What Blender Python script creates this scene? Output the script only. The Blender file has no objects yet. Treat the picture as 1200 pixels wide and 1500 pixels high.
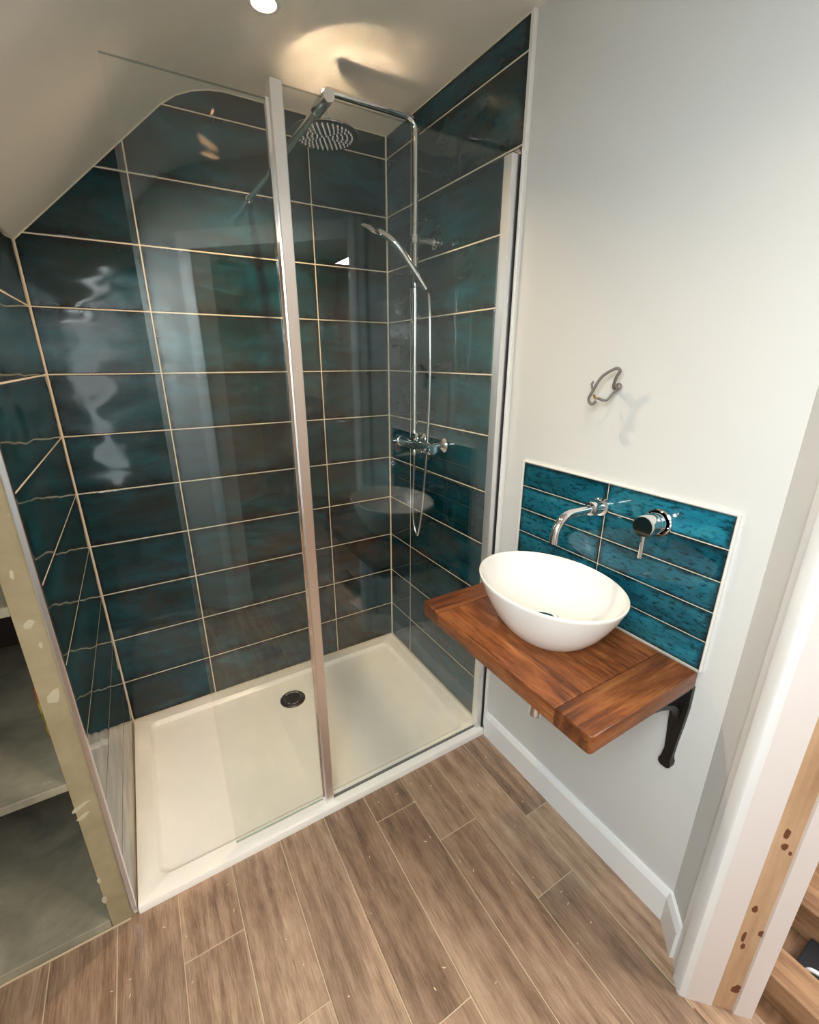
import bpy, bmesh, math, random
from mathutils import Vector, Matrix, Euler
random.seed(7)
S = bpy.context.scene
COL = S.collection

# ------------------------------------------------------------------ camera, light, exposure
cam = bpy.data.cameras.new('camera')
cam.sensor_fit = 'HORIZONTAL'; cam.sensor_width = 36.0
cam.lens = 654.47 / 1200 * 36.0
cam.clip_start = 0.02
camo = bpy.data.objects.new('camera', cam); COL.objects.link(camo)
CAM_LOC = Vector((-1.0176, -1.8799, 1.441))
CAM_ROT = Euler((math.radians(71.1749), math.radians(-0.0632), math.radians(-30.9449)), 'XYZ')
camo.location = CAM_LOC; camo.rotation_euler = CAM_ROT
S.camera = camo
S.view_settings.view_transform = 'Standard'
S.view_settings.look = 'None'
S.view_settings.gamma = 1.0
S.view_settings.use_curve_mapping = False
S.view_settings.exposure = 0.22
S.cycles.blur_glossy = 0.2
S.cycles.sample_clamp_indirect = 0

W = bpy.data.worlds.new('world'); S.world = W; W.use_nodes = True
bg = W.node_tree.nodes['Background']
bg.inputs['Color'].default_value = (0.62, 0.78, 1.0, 1); bg.inputs['Strength'].default_value = 1.2

FZ = -0.027            # finished floor level (tray top is z = 0)
CZ = 2.272             # flat ceiling
REAR = -2.415          # wall behind the camera
KNEE = -2.10           # low wall under the roof slope
R2 = math.sqrt(0.5)

def light(name, kind, loc, energy, color, rot=(0, 0, 0), **kw):
    l = bpy.data.lights.new(name, kind); l.energy = energy; l.color = color
    for k, v in kw.items(): setattr(l, k, v)
    o = bpy.data.objects.new(name, l); COL.objects.link(o); o.location = loc; o.rotation_euler = rot
    return o
# daylight at the roof window in the slope on the left of the room
RW = (-1.56, -1.06, -2.38, -1.72)      # x0, x1, y0, y1 of the opening
SL = 0.94                              # roof pitch dz / dx
slope_z = lambda x: 2.193 + (x + 0.80) * SL
_c = Vector(((RW[0] + RW[1]) / 2, (RW[2] + RW[3]) / 2, 0)); _c.z = slope_z(_c.x)
light('roof_window_daylight', 'AREA', _c + Vector((-0.685, 0, 0.729)) * 0.12, 37, (0.88, 0.94, 1.0),
      (0, -math.atan2(0.685, 0.729), 0), shape='RECTANGLE', size=0.68, size_y=0.66)
# weak light at the narrow window added behind the camera for tile reflections
light('added_window_light', 'AREA', (-1.26, REAR - 0.14, 1.18), 2.5, (0.86, 0.94, 1.0),
      (math.radians(90), 0, 0), shape='RECTANGLE', size=0.16, size_y=1.36)
# area lamp added under the landing ceiling, spilling through the doorway
light('landing_fill_light', 'AREA', (0.95, -2.85, 2.15), 62, (1.0, 0.93, 0.86), (0, 0, 0), shape='SQUARE', size=0.9)

def px(u, v, axis, val):
    """photo pixel -> point on the plane (axis = val)"""
    d = CAM_ROT.to_matrix() @ Vector(((u - 600) / 654.47, -(v - 750) / 654.47, -1.0))
    t = (val - CAM_LOC[axis]) / d[axis]
    return CAM_LOC + t * d
X, Y, Z = 0, 1, 2

# ------------------------------------------------------------------ materials
def srgb(r, g, b):
    f = lambda c: (c / 12.92 if c <= 0.04045 else ((c + 0.055) / 1.055) ** 2.4)
    return (f(r / 255), f(g / 255), f(b / 255), 1)

class NT:
    def __init__(self, name):
        self.m = bpy.data.materials.new(name); self.m.use_nodes = True
        self.t = self.m.node_tree; self.n = self.t.nodes; self.b = self.n['Principled BSDF']
    def add(self, typ, **kw):
        n = self.n.new(typ)
        for k, v in kw.items():
            if k.startswith('i_'): n.inputs[k[2:].replace('_', ' ')].default_value = v
            else: setattr(n, k, v)
        return n
    def link(self, a, b): self.t.links.new(a, b)
    def ramp(self, fac, stops):
        r = self.add('ShaderNodeValToRGB'); e = r.color_ramp.elements
        while len(e) < len(stops): e.new(0.5)
        for el, (p, c) in zip(e, stops): el.position = p; el.color = c
        self.link(fac, r.inputs['Fac']); return r.outputs['Color']
    def math(self, op, a, b=None, c=None):
        n = self.add('ShaderNodeMath', operation=op)
        for i, v in enumerate((a, b, c)):
            if v is None: continue
            if isinstance(v, (int, float)): n.inputs[i].default_value = v
            else: self.link(v, n.inputs[i])
        return n.outputs[0]
    def mix(self, fac, a, b, mode='MIX'):
        n = self.add('ShaderNodeMix', data_type='RGBA', blend_type=mode)
        for s, v in ((n.inputs[0], fac), (n.inputs[6], a), (n.inputs[7], b)):
            if isinstance(v, (int, float, tuple)): s.default_value = v
            else: self.link(v, s)
        return n.outputs[2]
    def coords(self, scale=(1, 1, 1), rand=True):
        tc = self.add('ShaderNodeTexCoord'); mp = self.add('ShaderNodeMapping')
        mp.inputs['Scale'].default_value = scale
        src = tc.outputs['Object']
        if rand:
            oi = self.add('ShaderNodeObjectInfo')
            k = self.math('MULTIPLY', oi.outputs['Random'], 37.0)
            va = self.add('ShaderNodeVectorMath', operation='ADD')
            self.link(src, va.inputs[0]); self.link(k, va.inputs[1]); src = va.outputs[0]
        self.link(src, mp.inputs['Vector']); return mp.outputs[0]
    def noise(self, vec, scale, detail=4, rough=0.5, dist=0.0):
        n = self.add('ShaderNodeTexNoise'); n.inputs['Scale'].default_value = scale
        n.inputs['Detail'].default_value = detail; n.inputs['Roughness'].default_value = rough
        n.inputs['Distortion'].default_value = dist
        self.link(vec, n.inputs['Vector']); return n.outputs['Fac']
    def bump(self, h, strength, dist=0.01, normal=None):
        n = self.add('ShaderNodeBump'); n.inputs['Strength'].default_value = strength
        n.inputs['Distance'].default_value = dist; self.link(h, n.inputs['Height'])
        if normal: self.link(normal, n.inputs['Normal'])
        return n.outputs[0]
    def set(self, **kw):
        for k, v in kw.items():
            s = self.b.inputs[k.replace('_', ' ')]
            if isinstance(v, (int, float, tuple)): s.default_value = v
            else: self.link(v, s)
        return self.m

def plain(name, col, rough=0.5, metal=0.0, spec=0.5, bump=0.0, bscale=60, coat=0.0):
    N = NT(name); N.set(Base_Color=col, Roughness=rough, Metallic=metal, Specular_IOR_Level=spec, Coat_Weight=coat)
    if bump: N.set(Normal=N.bump(N.noise(N.coords(rand=False), bscale, 5), bump, 0.002))
    return N.m

M = {}
M['plaster'] = plain('white_plaster', srgb(205, 205, 201), 0.75, bump=0.10, bscale=90)
M['ceiling'] = plain('ceiling_paint', srgb(232, 228, 219), 0.8, bump=0.08, bscale=90)
M['gloss_white'] = plain('white_gloss_paint', srgb(232, 232, 230), 0.28, bump=0.05, bscale=40)
M['lining'] = plain('lining_bounce_tint', srgb(226, 218, 214), 0.45, bump=0.06, bscale=40)  # white paint with pinkish bounced light put into its colour
M['floor_joint'] = plain('floor_joint', srgb(192, 172, 142), 0.8)
M['seal'] = plain('grey_seal', srgb(96, 94, 88), 0.4)
M['grout'] = plain('cream_grout', srgb(218, 207, 184), 0.8, bump=0.15, bscale=300)
M['trim_white'] = plain('white_tile_trim', srgb(228, 226, 220), 0.3)
M['chrome'] = plain('chrome', (0.82, 0.82, 0.82, 1), 0.05, 1.0)
M['chrome_soft'] = plain('chrome_rose', (0.38, 0.38, 0.38, 1), 0.13, 1.0)
M['alu'] = plain('satin_aluminium', (0.88, 0.86, 0.84, 1), 0.30, 1.0)
M['channel'] = plain('bright_anodised_channel', (0.90, 0.90, 0.90, 1), 0.42, 0.85)
M['chrome_bar'] = plain('polished_bar', (0.85, 0.84, 0.82, 1), 0.16, 1.0)
M['hose'] = plain('hose_metal', (0.75, 0.75, 0.75, 1), 0.18, 1.0)
M['ceramic'] = plain('white_ceramic', srgb(240, 236, 230), 0.06, coat=0.3)
M['tray'] = plain('tray_stone_resin', srgb(243, 238, 228), 0.22, bump=0.02, bscale=200)
M['darkchrome'] = plain('dark_chrome', (0.16, 0.16, 0.17, 1), 0.12, 1.0)
M['rubber'] = plain('black_rubber', srgb(22, 22, 22), 0.5)
M['iron'] = plain('black_cast_iron', srgb(11, 11, 11), 0.45, bump=0.5, bscale=70)
M['cable'] = plain('grey_cable_sheath', srgb(112, 108, 104), 0.5)
M['copper'] = plain('earth_wire', srgb(150, 120, 50), 0.35, 0.6)
M['steel_edge'] = plain('steel_tile_trim', (0.72, 0.72, 0.74, 1), 0.2, 1.0)
M['black_plastic'] = plain('black_plastic', srgb(18, 20, 26), 0.5)
M['white_plastic'] = plain('white_plastic', srgb(225, 225, 225), 0.35)
M['lamp'] = NT('downlight_glow').m
_b = M['lamp'].node_tree.nodes['Principled BSDF']
_b.inputs['Emission Color'].default_value = (1.0, 0.56, 0.27, 1); _b.inputs['Emission Strength'].default_value = 8.0

def m_tile(name, stops, bloom, bloomc, gain=1.0, speck=0.8, lo=0.57, hi=0.70):
    N = NT(name)
    v = N.coords((1, 1, 1))
    oi = N.add('ShaderNodeObjectInfo')
    vs = N.coords((0.6, 1.7, 1))
    big = N.noise(vs, 6.0, 7, 0.68, 0.4)
    col = N.ramp(big, stops)
    # rusty olive blooms of the reactive glaze
    ol = N.noise(v, 3.0, 7, 0.66, 0.3)
    olf = N.ramp(ol, [(0.45, (0, 0, 0, 1)), (0.66, (bloom, bloom, bloom, 1))])
    col = N.mix(olf, col, bloomc)
    # speckle streaks
    sp = N.noise(N.coords((1.0, 2.6, 1)), 48, 4, 0.65)
    spf = N.ramp(sp, [(lo, (0, 0, 0, 1)), (hi, (speck, speck, speck, 1))])
    col = N.mix(spf, col, srgb(8, 38, 48))
    # dark glaze pooled along the tile's rim
    tc = N.add('ShaderNodeTexCoord'); sx = N.add('ShaderNodeSeparateXYZ'); N.link(tc.outputs['Generated'], sx.inputs[0])
    ex = N.math('SUBTRACT', 0.5, N.math('ABSOLUTE', N.math('SUBTRACT', sx.outputs[0], 0.5)))
    ey = N.math('SUBTRACT', 0.5, N.math('ABSOLUTE', N.math('SUBTRACT', sx.outputs[1], 0.5)))
    ex = N.math('MULTIPLY', ex, 3.0)
    e = N.math('MINIMUM', ex, ey)
    e = N.math('ADD', e, N.math('MULTIPLY', N.math('SUBTRACT', N.noise(v, 30, 5, 0.65), 0.5), 0.34))
    ef = N.ramp(e, [(0.0, (0.9, 0.9, 0.9, 1)), (0.15, (0, 0, 0, 1))])
    col = N.mix(ef, col, srgb(14, 26, 30))
    # tile to tile difference
    var = N.math('MULTIPLY_ADD', oi.outputs['Random'], 0.5 * gain, 0.72 * gain)
    hs = N.add('ShaderNodeHueSaturation'); hs.inputs['Saturation'].default_value = 1.0
    N.link(var, hs.inputs['Value']); N.link(col, hs.inputs['Color'])
    wav = N.noise(N.coords((0.8, 1.4, 1)), 7.0, 1, 0.4)
    fine = N.noise(v, 60, 2)
    nb = N.bump(wav, 0.27, 0.02)
    nb = N.bump(fine, 0.006, 0.004, nb)
    return N.set(Base_Color=hs.outputs[0], Roughness=0.07, Normal=nb, IOR=1.5)
M['tile'] = m_tile('dark_teal_glazed_tile', [(0.30, srgb(7, 36, 40)), (0.46, srgb(9, 54, 62)), (0.58, srgb(12, 70, 82)), (0.74, srgb(34, 88, 96))], 0.8, srgb(50, 50, 44), speck=0.55)
M['splash_tile'] = m_tile('blue_teal_glazed_tile', [(0.30, srgb(12, 56, 68)), (0.43, srgb(18, 86, 104)), (0.58, srgb(30, 108, 128)), (0.74, srgb(60, 132, 142))], 0.5, srgb(48, 96, 94), speck=0.85, lo=0.52, hi=0.64)

def m_wood(name, stops, along='x', grain=70, ring=3.0, rough=0.45, var=0.35, bump=0.25, knots=None, sat=1.0, cath=0.0, cw=0.12, gs=0.08, gw=1.0, gm=0.5, fw=0.6):
    N = NT(name)
    st = lambda k: {'x': (k, 1, 1), 'y': (1, k, 1), 'z': (1, 1, k)}[along]
    v = N.coords(st(gs)); v2 = N.coords(st(0.05)); v3 = N.coords(st(0.35))
    cen = lambda n_, k: N.math('MULTIPLY', N.math('SUBTRACT', n_, 0.5), k)
    h = N.math('ADD', cen(N.noise(v3, ring, 4, 0.55, 0.8), 1.0), cen(N.noise(v, grain, 5, 0.6, 0.5), gw))
    h = N.math('ADD', h, cen(N.noise(v2, grain * 4, 3, 0.6), fw))
    h = N.math('ADD', h, cen(N.noise(N.coords(st(0.5)), 26, 6, 0.7), gm))
    if cath:
        wv = N.add('ShaderNodeTexWave'); wv.wave_type = 'BANDS'; wv.bands_direction = 'Y' if along == 'x' else 'X'
        wv.inputs['Scale'].default_value = cath; wv.inputs['Distortion'].default_value = 14.0; wv.inputs['Detail'].default_value = 3.0
        wv.inputs['Detail Scale'].default_value = 0.9
        N.link(N.coords(st(0.13)), wv.inputs['Vector'])
        h = N.math('ADD', h, cen(wv.outputs['Fac'], cw))
    h = N.math('ADD', h, 0.5)
    col = N.ramp(h, stops)
    if knots:
        vo = N.add('ShaderNodeTexVoronoi'); vo.inputs['Scale'].default_value = knots[0]; N.link(v3, vo.inputs['Vector'])
        kf = N.ramp(vo.outputs['Distance'], [(0.02, (0.85, 0.85, 0.85, 1)), (knots[1], (0, 0, 0, 1))])
        col = N.mix(kf, col, knots[2])
    oi = N.add('ShaderNodeObjectInfo')
    hs = N.add('ShaderNodeHueSaturation'); hs.inputs['Saturation'].default_value = sat
    N.link(N.math('MULTIPLY_ADD', oi.outputs['Random'], var, 1 - var / 2), hs.inputs['Value']); N.link(col, hs.inputs['Color'])
    return N.set(Base_Color=hs.outputs[0], Roughness=rough, Normal=N.bump(h, bump, 0.002))
PLANK = [(0.08, srgb(90, 69, 55)), (0.36, srgb(134, 108, 88)), (0.60, srgb(162, 134, 110)), (0.90, srgb(188, 162, 136))]
M['plank'] = m_wood('wood_look_floor_tile', PLANK, 'y', 95, 3.2, 0.36, 0.34, 0.15, (2.6, 0.05, srgb(78, 58, 46)), cath=6, cw=0.16, gs=0.09, gw=0.5, gm=0.55, fw=0.75)
VAN = [(0.14, srgb(56, 27, 13)), (0.38, srgb(104, 56, 27)), (0.60, srgb(142, 83, 43)), (0.85, srgb(172, 112, 66))]
M['oak_y'] = m_wood('stained_pine_along', VAN, 'y', 100, 5.0, 0.34, 0.08, 0.3, (5.0, 0.11, srgb(58, 28, 14)), cath=8, cw=0.13, gs=0.06, gw=0.7)
M['oak_x'] = m_wood('stained_pine_across', [(p, tuple(c * 0.82 for c in q[:3]) + (1,)) for p, q in VAN], 'x', 100, 5.0, 0.34, 0.08, 0.3, cath=8, cw=0.13, gs=0.06, gw=0.7)
RAW = [(0.1, srgb(172, 134, 100)), (0.5, srgb(198, 162, 126)), (0.9, srgb(216, 184, 150))]
M['raw'] = m_wood('raw_softwood', RAW, 'z', 18, 3.0, 0.6, 0.1, 0.1)
TIM = [(0.2, srgb(84, 58, 38)), (0.5, srgb(124, 90, 62)), (0.8, srgb(156, 120, 86))]
M['timber'] = m_wood('rough_timber', TIM, 'x', 60, 3.0, 0.6, 0.25, 0.3, gw=0.6, cath=6, cw=0.2)
M['gouge'] = plain('gouged_wood', srgb(112, 66, 38), 0.7, bump=0.4, bscale=200)
def m_dusty(name, c0, c1, scale=6):
    N = NT(name); v = N.coords(rand=True)
    n = N.noise(v, scale, 6, 0.6, 0.4)
    col = N.ramp(n, [(0.35, c0), (0.65, c1)])
    sp = N.ramp(N.noise(v, 45, 2), [(0.74, (0, 0, 0, 1)), (0.78, (0.5, 0.5, 0.5, 1))])
    col = N.mix(sp, col, srgb(190, 185, 175))
    return N.set(Base_Color=col, Roughness=0.75, Normal=N.bump(n, 0.15, 0.004))
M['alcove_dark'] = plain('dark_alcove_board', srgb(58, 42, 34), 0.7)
M['pinkboard'] = plain('pink_plasterboard', srgb(214, 182, 168), 0.8)
M['fleck'] = plain('sawdust_fleck', srgb(214, 196, 164), 0.8)
M['smear'] = plain('filler_smear', srgb(178, 169, 142), 0.5)
M['mdf_edge'] = m_dusty('mdf_board_edge', srgb(138, 124, 94), srgb(158, 144, 112), 8)
M['shelf_board'] = m_dusty('dusty_alcove_board', srgb(116, 111, 94), srgb(164, 155, 132), 5)
M['landing_wall'] = m_dusty('landing_plaster', srgb(176, 156, 134), srgb(194, 176, 152), 2)
M['landing_floor'] = m_wood('landing_boards', TIM, 'x', 18, 3.0, 0.6, 0.2, 0.2)

def m_glass(name, tint, edge=False):
    m = bpy.data.materials.new(name); m.use_nodes = True; t = m.node_tree
    for n in list(t.nodes): t.nodes.remove(n)
    out = t.nodes.new('ShaderNodeOutputMaterial'); mx = t.nodes.new('ShaderNodeMixShader')
    tr = t.nodes.new('ShaderNodeBsdfTransparent'); tr.inputs['Color'].default_value = tint
    gl = t.nodes.new('ShaderNodeBsdfGlossy'); gl.inputs['Roughness'].default_value = 0.0
    gl.inputs['Color'].default_value = (1, 1, 1, 1)
    fr = t.nodes.new('ShaderNodeFresnel'); ge = t.nodes.new('ShaderNodeNewGeometry')
    io = t.nodes.new('ShaderNodeMix'); io.data_type = 'FLOAT'
    io.inputs[2].default_value = 1.5; io.inputs[3].default_value = 1 / 1.5     # same sheet seen from either face
    t.links.new(ge.outputs['Backfacing'], io.inputs[0]); t.links.new(io.outputs[0], fr.inputs['IOR'])
    t.links.new(fr.outputs[0], mx.inputs[0]); t.links.new(tr.outputs[0], mx.inputs[1]); t.links.new(gl.outputs[0], mx.inputs[2])
    t.links.new(mx.outputs[0], out.inputs['Surface'])
    return m
M['glass'] = m_glass('clear_shower_glass', (0.965, 0.985, 0.975, 1))
M['glass_edge'] = m_glass('glass_sheet_edge', (0.55, 0.64, 0.60, 1))

# ------------------------------------------------------------------ mesh helpers
def new(): return bmesh.new()
def box(bm, lo, hi, bevel=0.0, seg=2):
    lo, hi = Vector(lo), Vector(hi)
    c = (lo + hi) / 2; s = hi - lo
    g = bmesh.ops.create_cube(bm, size=1.0)['verts']
    for v in g: v.co = Vector((v.co.x * s.x, v.co.y * s.y, v.co.z * s.z)) + c
    if bevel:
        es = list({e for v in g for e in v.link_edges})
        bmesh.ops.bevel(bm, geom=es, offset=bevel, segments=seg, affect='EDGES', profile=0.5, clamp_overlap=True)
    return bm
def frame_for(d):
    d = d.normalized(); a = Vector((0, 0, 1)) if abs(d.z) < 0.9 else Vector((1, 0, 0))
    u = d.cross(a).normalized(); return u, d.cross(u).normalized()
def tube(bm, pts, r, seg=14, caps=True):
    pts = [Vector(p) for p in pts]; n = len(pts)
    rr = r if isinstance(r, (list, tuple)) else [r] * n
    rings = []; u = None
    for i, p in enumerate(pts):
        d = (pts[min(i + 1, n - 1)] - pts[max(i - 1, 0)]).normalized()
        if u is None: u, w = frame_for(d)
        else:
            u = (u - d * u.dot(d)).normalized(); w = d.cross(u).normalized()
        rings.append([bm.verts.new(p + rr[i] * (math.cos(2 * math.pi * k / seg) * u + math.sin(2 * math.pi * k / seg) * w)) for k in range(seg)])
    for a, b in zip(rings, rings[1:]):
        for k in range(seg): bm.faces.new((a[k], a[(k + 1) % seg], b[(k + 1) % seg], b[k]))
    if caps:
        bm.faces.new(list(reversed(rings[0]))); bm.faces.new(rings[-1])
    return bm
def lathe(bm, prof, origin, axis=(0, 0, 1), seg=40, sx=1.0, sy=1.0):
    """prof: [(radius, height)] along axis; r = 0 closes the end"""
    o = Vector(origin); d = Vector(axis).normalized()
    if abs(d.z) > 0.9: u, w = Vector((1, 0, 0)), Vector((0, 1, 0)) * (1 if d.z > 0 else -1)
    else: u, w = frame_for(d)
    rings = []
    for r, h in prof:
        if r == 0: rings.append([bm.verts.new(o + d * h)])
        else: rings.append([bm.verts.new(o + d * h + r * (sx * math.cos(2 * math.pi * k / seg) * u + sy * math.sin(2 * math.pi * k / seg) * w)) for k in range(seg)])
    for a, b in zip(rings, rings[1:]):
        for k in range(seg):
            k2 = (k + 1) % seg
            if len(a) == 1 and len(b) == 1: continue
            if len(a) == 1: bm.faces.new((a[0], b[k2], b[k]))
            elif len(b) == 1: bm.faces.new((a[k], a[k2], b[0]))
            else: bm.faces.new((a[k], a[k2], b[k2], b[k]))
    return bm
def prism(bm, poly, z0, z1, f=lambda a, b, z: Vector((a, b, z))):
    lo = [bm.verts.new(f(a, b, z0)) for a, b in poly]; hi = [bm.verts.new(f(a, b, z1)) for a, b in poly]
    n = len(poly)
    for i in range(n): bm.faces.new((lo[i], lo[(i + 1) % n], hi[(i + 1) % n], hi[i]))
    bm.faces.new(list(reversed(lo))); bm.faces.new(hi)
    return bm
def finish(bm, name, smooth=None):
    bmesh.ops.recalc_face_normals(bm, faces=bm.faces)
    me = bpy.data.meshes.new(name); bm.to_mesh(me); bm.free()
    if smooth is not None:
        for p in me.polygons: p.use_smooth = True
        try: me.set_sharp_from_angle(angle=math.radians(smooth))
        except Exception: pass
    return me
def obj(name, bm, mat, parent=None, smooth=None, **tags):
    me = bm if isinstance(bm, bpy.types.Mesh) else finish(bm, name, smooth)
    if isinstance(mat, str): mat = M[mat]
    if mat and not me.materials: me.materials.append(mat)
    o = bpy.data.objects.new(name, me); COL.objects.link(o)
    if parent: o.parent = parent
    for k, v in tags.items(): o[k] = v
    return o
def thing(name, label, cat, loc=(0, 0, 0), group=None, kind=None):
    o = bpy.data.objects.new(name, None); COL.objects.link(o); o.location = loc; o.empty_display_size = 0.05
    o['label'] = label
    if cat: o['category'] = cat
    if group: o['group'] = group
    if kind: o['kind'] = kind
    return o
def part(name, bm, mat, root, smooth=None, **tags):
    """mesh built in world coordinates, parented to an Empty that may sit elsewhere"""
    o = obj(name, bm, mat, root, smooth, **tags)
    m = Matrix.Identity(4); r = root
    while r: m = Matrix.Translation(-Vector(r.location)) @ m; r = r.parent
    o.location = m.translation
    return o
def struct(name, bm, mat, label, smooth=None):
    return obj(name, bm, mat, None, smooth, kind='structure', label=label)
def arc(c, r, a0, a1, n, u, w):
    c, u, w = Vector(c), Vector(u), Vector(w)
    return [c + r * (math.cos(a0 + (a1 - a0) * i / n) * u + math.sin(a0 + (a1 - a0) * i / n) * w) for i in range(n + 1)]
def bez(pts, n=12):
    """Catmull-Rom through points"""
    P = [Vector(p) for p in pts]; P = [2 * P[0] - P[1]] + P + [2 * P[-1] - P[-2]]; out = []
    for i in range(1, len(P) - 2):
        for k in range(n):
            t = k / n; a, b, c, d = P[i - 1:i + 3]
            out.append(0.5 * ((2 * b) + (c - a) * t + (2 * a - 5 * b + 4 * c - d) * t * t + (3 * b - a - 3 * c + d) * t ** 3))
    out.append(P[-2]); return out

# ------------------------------------------------------------------ room shell
# ceiling profile in (x, z): flat, rounded break, then the roof slope
PROF = [(0.02, CZ), (-0.60, CZ), (-0.65, 2.266), (-0.70, 2.252), (-0.75, 2.229), (-0.80, 2.193)]
PROF.append((KNEE - 0.1, slope_z(KNEE - 0.1)))
bm = new()
def slab(prof, y0, y1, th=0.1):
    pl = list(prof) + [(x, z + th) for x, z in reversed(prof)]
    prism(bm, pl, y0, y1, lambda a, b, y: Vector((a, y, b)))
P2 = lambda x: (x, slope_z(x))
slab(PROF[:-1] + [P2(RW[1])], REAR - 0.1, 0.02)
slab([P2(RW[0]), P2(KNEE - 0.1)], REAR - 0.1, 0.02)
slab([P2(RW[1]), P2(RW[0])], RW[3], 0.02)
slab([P2(RW[1]), P2(RW[0])], REAR - 0.1, RW[2])
struct('ceiling', bm, 'ceiling', 'white plastered ceiling turning down into a sloped eave above the shower', 40)

# diagonal doorway wall: origin at the end of the right wall, s along the wall, n through it
DA = Vector((0.01, -1.553, 0))
DU = Vector((-R2, -R2, 0)); DN = Vector((R2, -R2, 0))
def dg(s, n_, z): return DA + DU * s + DN * n_ + Vector((0, 0, z))
S0, S1, DTOP = 0.167, 0.955, 1.935
WT = 0.125
bm = new()
prism(bm, [(0, 0), (S0 - 0.02, 0), (S0 - 0.02, WT), (-0.05, WT)], FZ - 0.02, CZ + 0.02, dg)
prism(bm, [(S1 + 0.02, 0), (1.225, 0), (1.225, WT), (S1 + 0.02, WT)], FZ - 0.02, CZ + 0.02, dg)
prism(bm, [(S0 - 0.02, 0), (S1 + 0.02, 0), (S1 + 0.02, WT), (S0 - 0.02, WT)], DTOP + 0.02, CZ + 0.02, dg)
struct('wall_diagonal', bm, 'plaster', 'white plastered diagonal wall around the doorway')

# right wall: plaster plane at x = 0.01
wall_right = struct('wall_right', box(new(), (0.01, -1.553, FZ - 0.02), (0.12, 0.02, CZ + 0.02)), 'plaster',
                    'white plastered wall carrying the basin, tiled inside the shower')
wall_back = struct('wall_back', box(new(), (-1.36, 0.0009, FZ - 0.02), (0.02, 0.12, CZ + 0.02)), 'grout',
                   'shower back wall of large teal glazed tiles with cream grout')
# left partition between shower and alcove
LX = -1.245
wall_left = struct('wall_left', box(new(), (-1.297, -0.780, FZ), (LX - 0.0009, 0.007, slope_z(LX - 0.03))), 'grout',
                   'tiled partition wall between the shower and the open alcove')
part('end_board', box(new(), (-1.305, -0.788, FZ), (LX - 0.010, -0.780, slope_z(-1.30)), 0.0012, 1), 'mdf_edge', wall_left,
     label='raw beige board edge closing the end of the partition')
part('edge_strip', box(new(), (LX - 0.011, -0.793, 0.002), (LX + 0.001, -0.778, slope_z(LX)), 0.002, 2), 'steel_edge', wall_left,
     label='polished metal tile edging strip')
for (u, v, du, dv) in ((17, 842, 3, 4), (42, 915, 9, 4), (80, 1020, 10, 7), (118, 1182, 16, 3), (122, 1196, 12, 2.5), (60, 945, 3, 3), (145, 1290, 3, 4), (153, 1318, 4, 5)):
    c = px(u, v, Y, -0.7885)
    bm = new(); k = 9; rnd = random.Random(u)
    ru, rv = du / 380.0, dv / 380.0
    pl = [(c.x + ru * .5 * math.cos(2 * math.pi * i / k) * rnd.uniform(.6, 1.2), c.z + rv * math.sin(2 * math.pi * i / k) * rnd.uniform(.6, 1.2) + .2 * ru * math.cos(2 * math.pi * i / k)) for i in range(k)]
    prism(bm, pl, 0, 1, lambda a, b, z: Vector((a, -0.7878 - 0.0012 * z, b)))
    part('filler_smear', bm, 'smear', wall_left)

# outer walls of the room
struct('wall_rear', None or (lambda b: (box(b, (KNEE - 0.1, REAR - 0.12, FZ - 0.02), (-1.34, REAR, 2.2)),
       box(b, (-1.18, REAR - 0.12, FZ - 0.02), (-0.84, REAR, CZ + .02)),
       box(b, (-1.34, REAR - 0.12, FZ - 0.02), (-1.18, REAR, 0.46)),
       box(b, (-1.34, REAR - 0.12, 1.90), (-1.18, REAR, CZ + 0.02)), b)[-1])(new()), 'plaster', 'white wall behind the camera with the added narrow window')
struct('wall_knee', box(new(), (KNEE - 0.1, REAR, FZ - 0.02), (KNEE, 0.02, slope_z(KNEE) + 0.05)), 'plaster', 'low white wall under the roof slope')
struct('wall_alcove', box(box(new(), (-1.74, -0.02, FZ - 0.02), (-1.297, 0.02, 1.74)), (-1.76, -0.79, FZ - 0.02), (-1.74, 0.02, slope_z(-1.76))), 'alcove_dark', 'dark back board of the alcove and an added side board killing bounce light')  # side board added out of view to stop light bouncing into the alcove

# narrow unseen window, added to give the tiles bright reflections
w1 = thing('added_window_1', 'white framed narrow window added behind the camera for tile reflections', None, (-1.26, REAR, 0.46), kind='structure')
bm = new()
for lo, hi in (((-1.34, 0.46), (-1.325, 1.90)), ((-1.195, 0.46), (-1.18, 1.90)), ((-1.325, 0.46), (-1.195, 0.475)), ((-1.325, 1.885), (-1.195, 1.90))):
    box(bm, (lo[0], REAR - 0.09, lo[1]), (hi[0], REAR - 0.03, hi[1]), 0.004, 1)
part('window_frame', bm, 'gloss_white', w1)
part('pane', box(new(), (-1.327, REAR - 0.064, 0.473), (-1.193, REAR - 0.058, 1.887)), 'glass', w1)
w2 = thing('window_2', 'white framed roof window in the slope beside the camera', None, _c, kind='structure')
bm = new()
def on_slope(x, y, h): return Vector((x, y, slope_z(x))) + Vector((-0.685, 0, 0.729)) * h
def sbar(x0, x1, y0, y1):
    prism(bm, [(x0, y0), (x1, y0), (x1, y1), (x0, y1)], 0.02, 0.07, on_slope)
sbar(RW[0], RW[0] + .03, RW[2], RW[3]); sbar(RW[1] - .03, RW[1], RW[2], RW[3]); sbar(RW[0] + .03, RW[1] - .03, RW[2], RW[2] + .03); sbar(RW[0] + .03, RW[1] - .03, RW[3] - .03, RW[3])
part('window_frame', bm, 'gloss_white', w2)
part('pane', prism(new(), [(RW[0] + .028, RW[2] + .028), (RW[1] - .028, RW[2] + .028), (RW[1] - .028, RW[3] - .028), (RW[0] + .028, RW[3] - .028)], 0.042, 0.048, on_slope), 'glass', w2)

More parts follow.
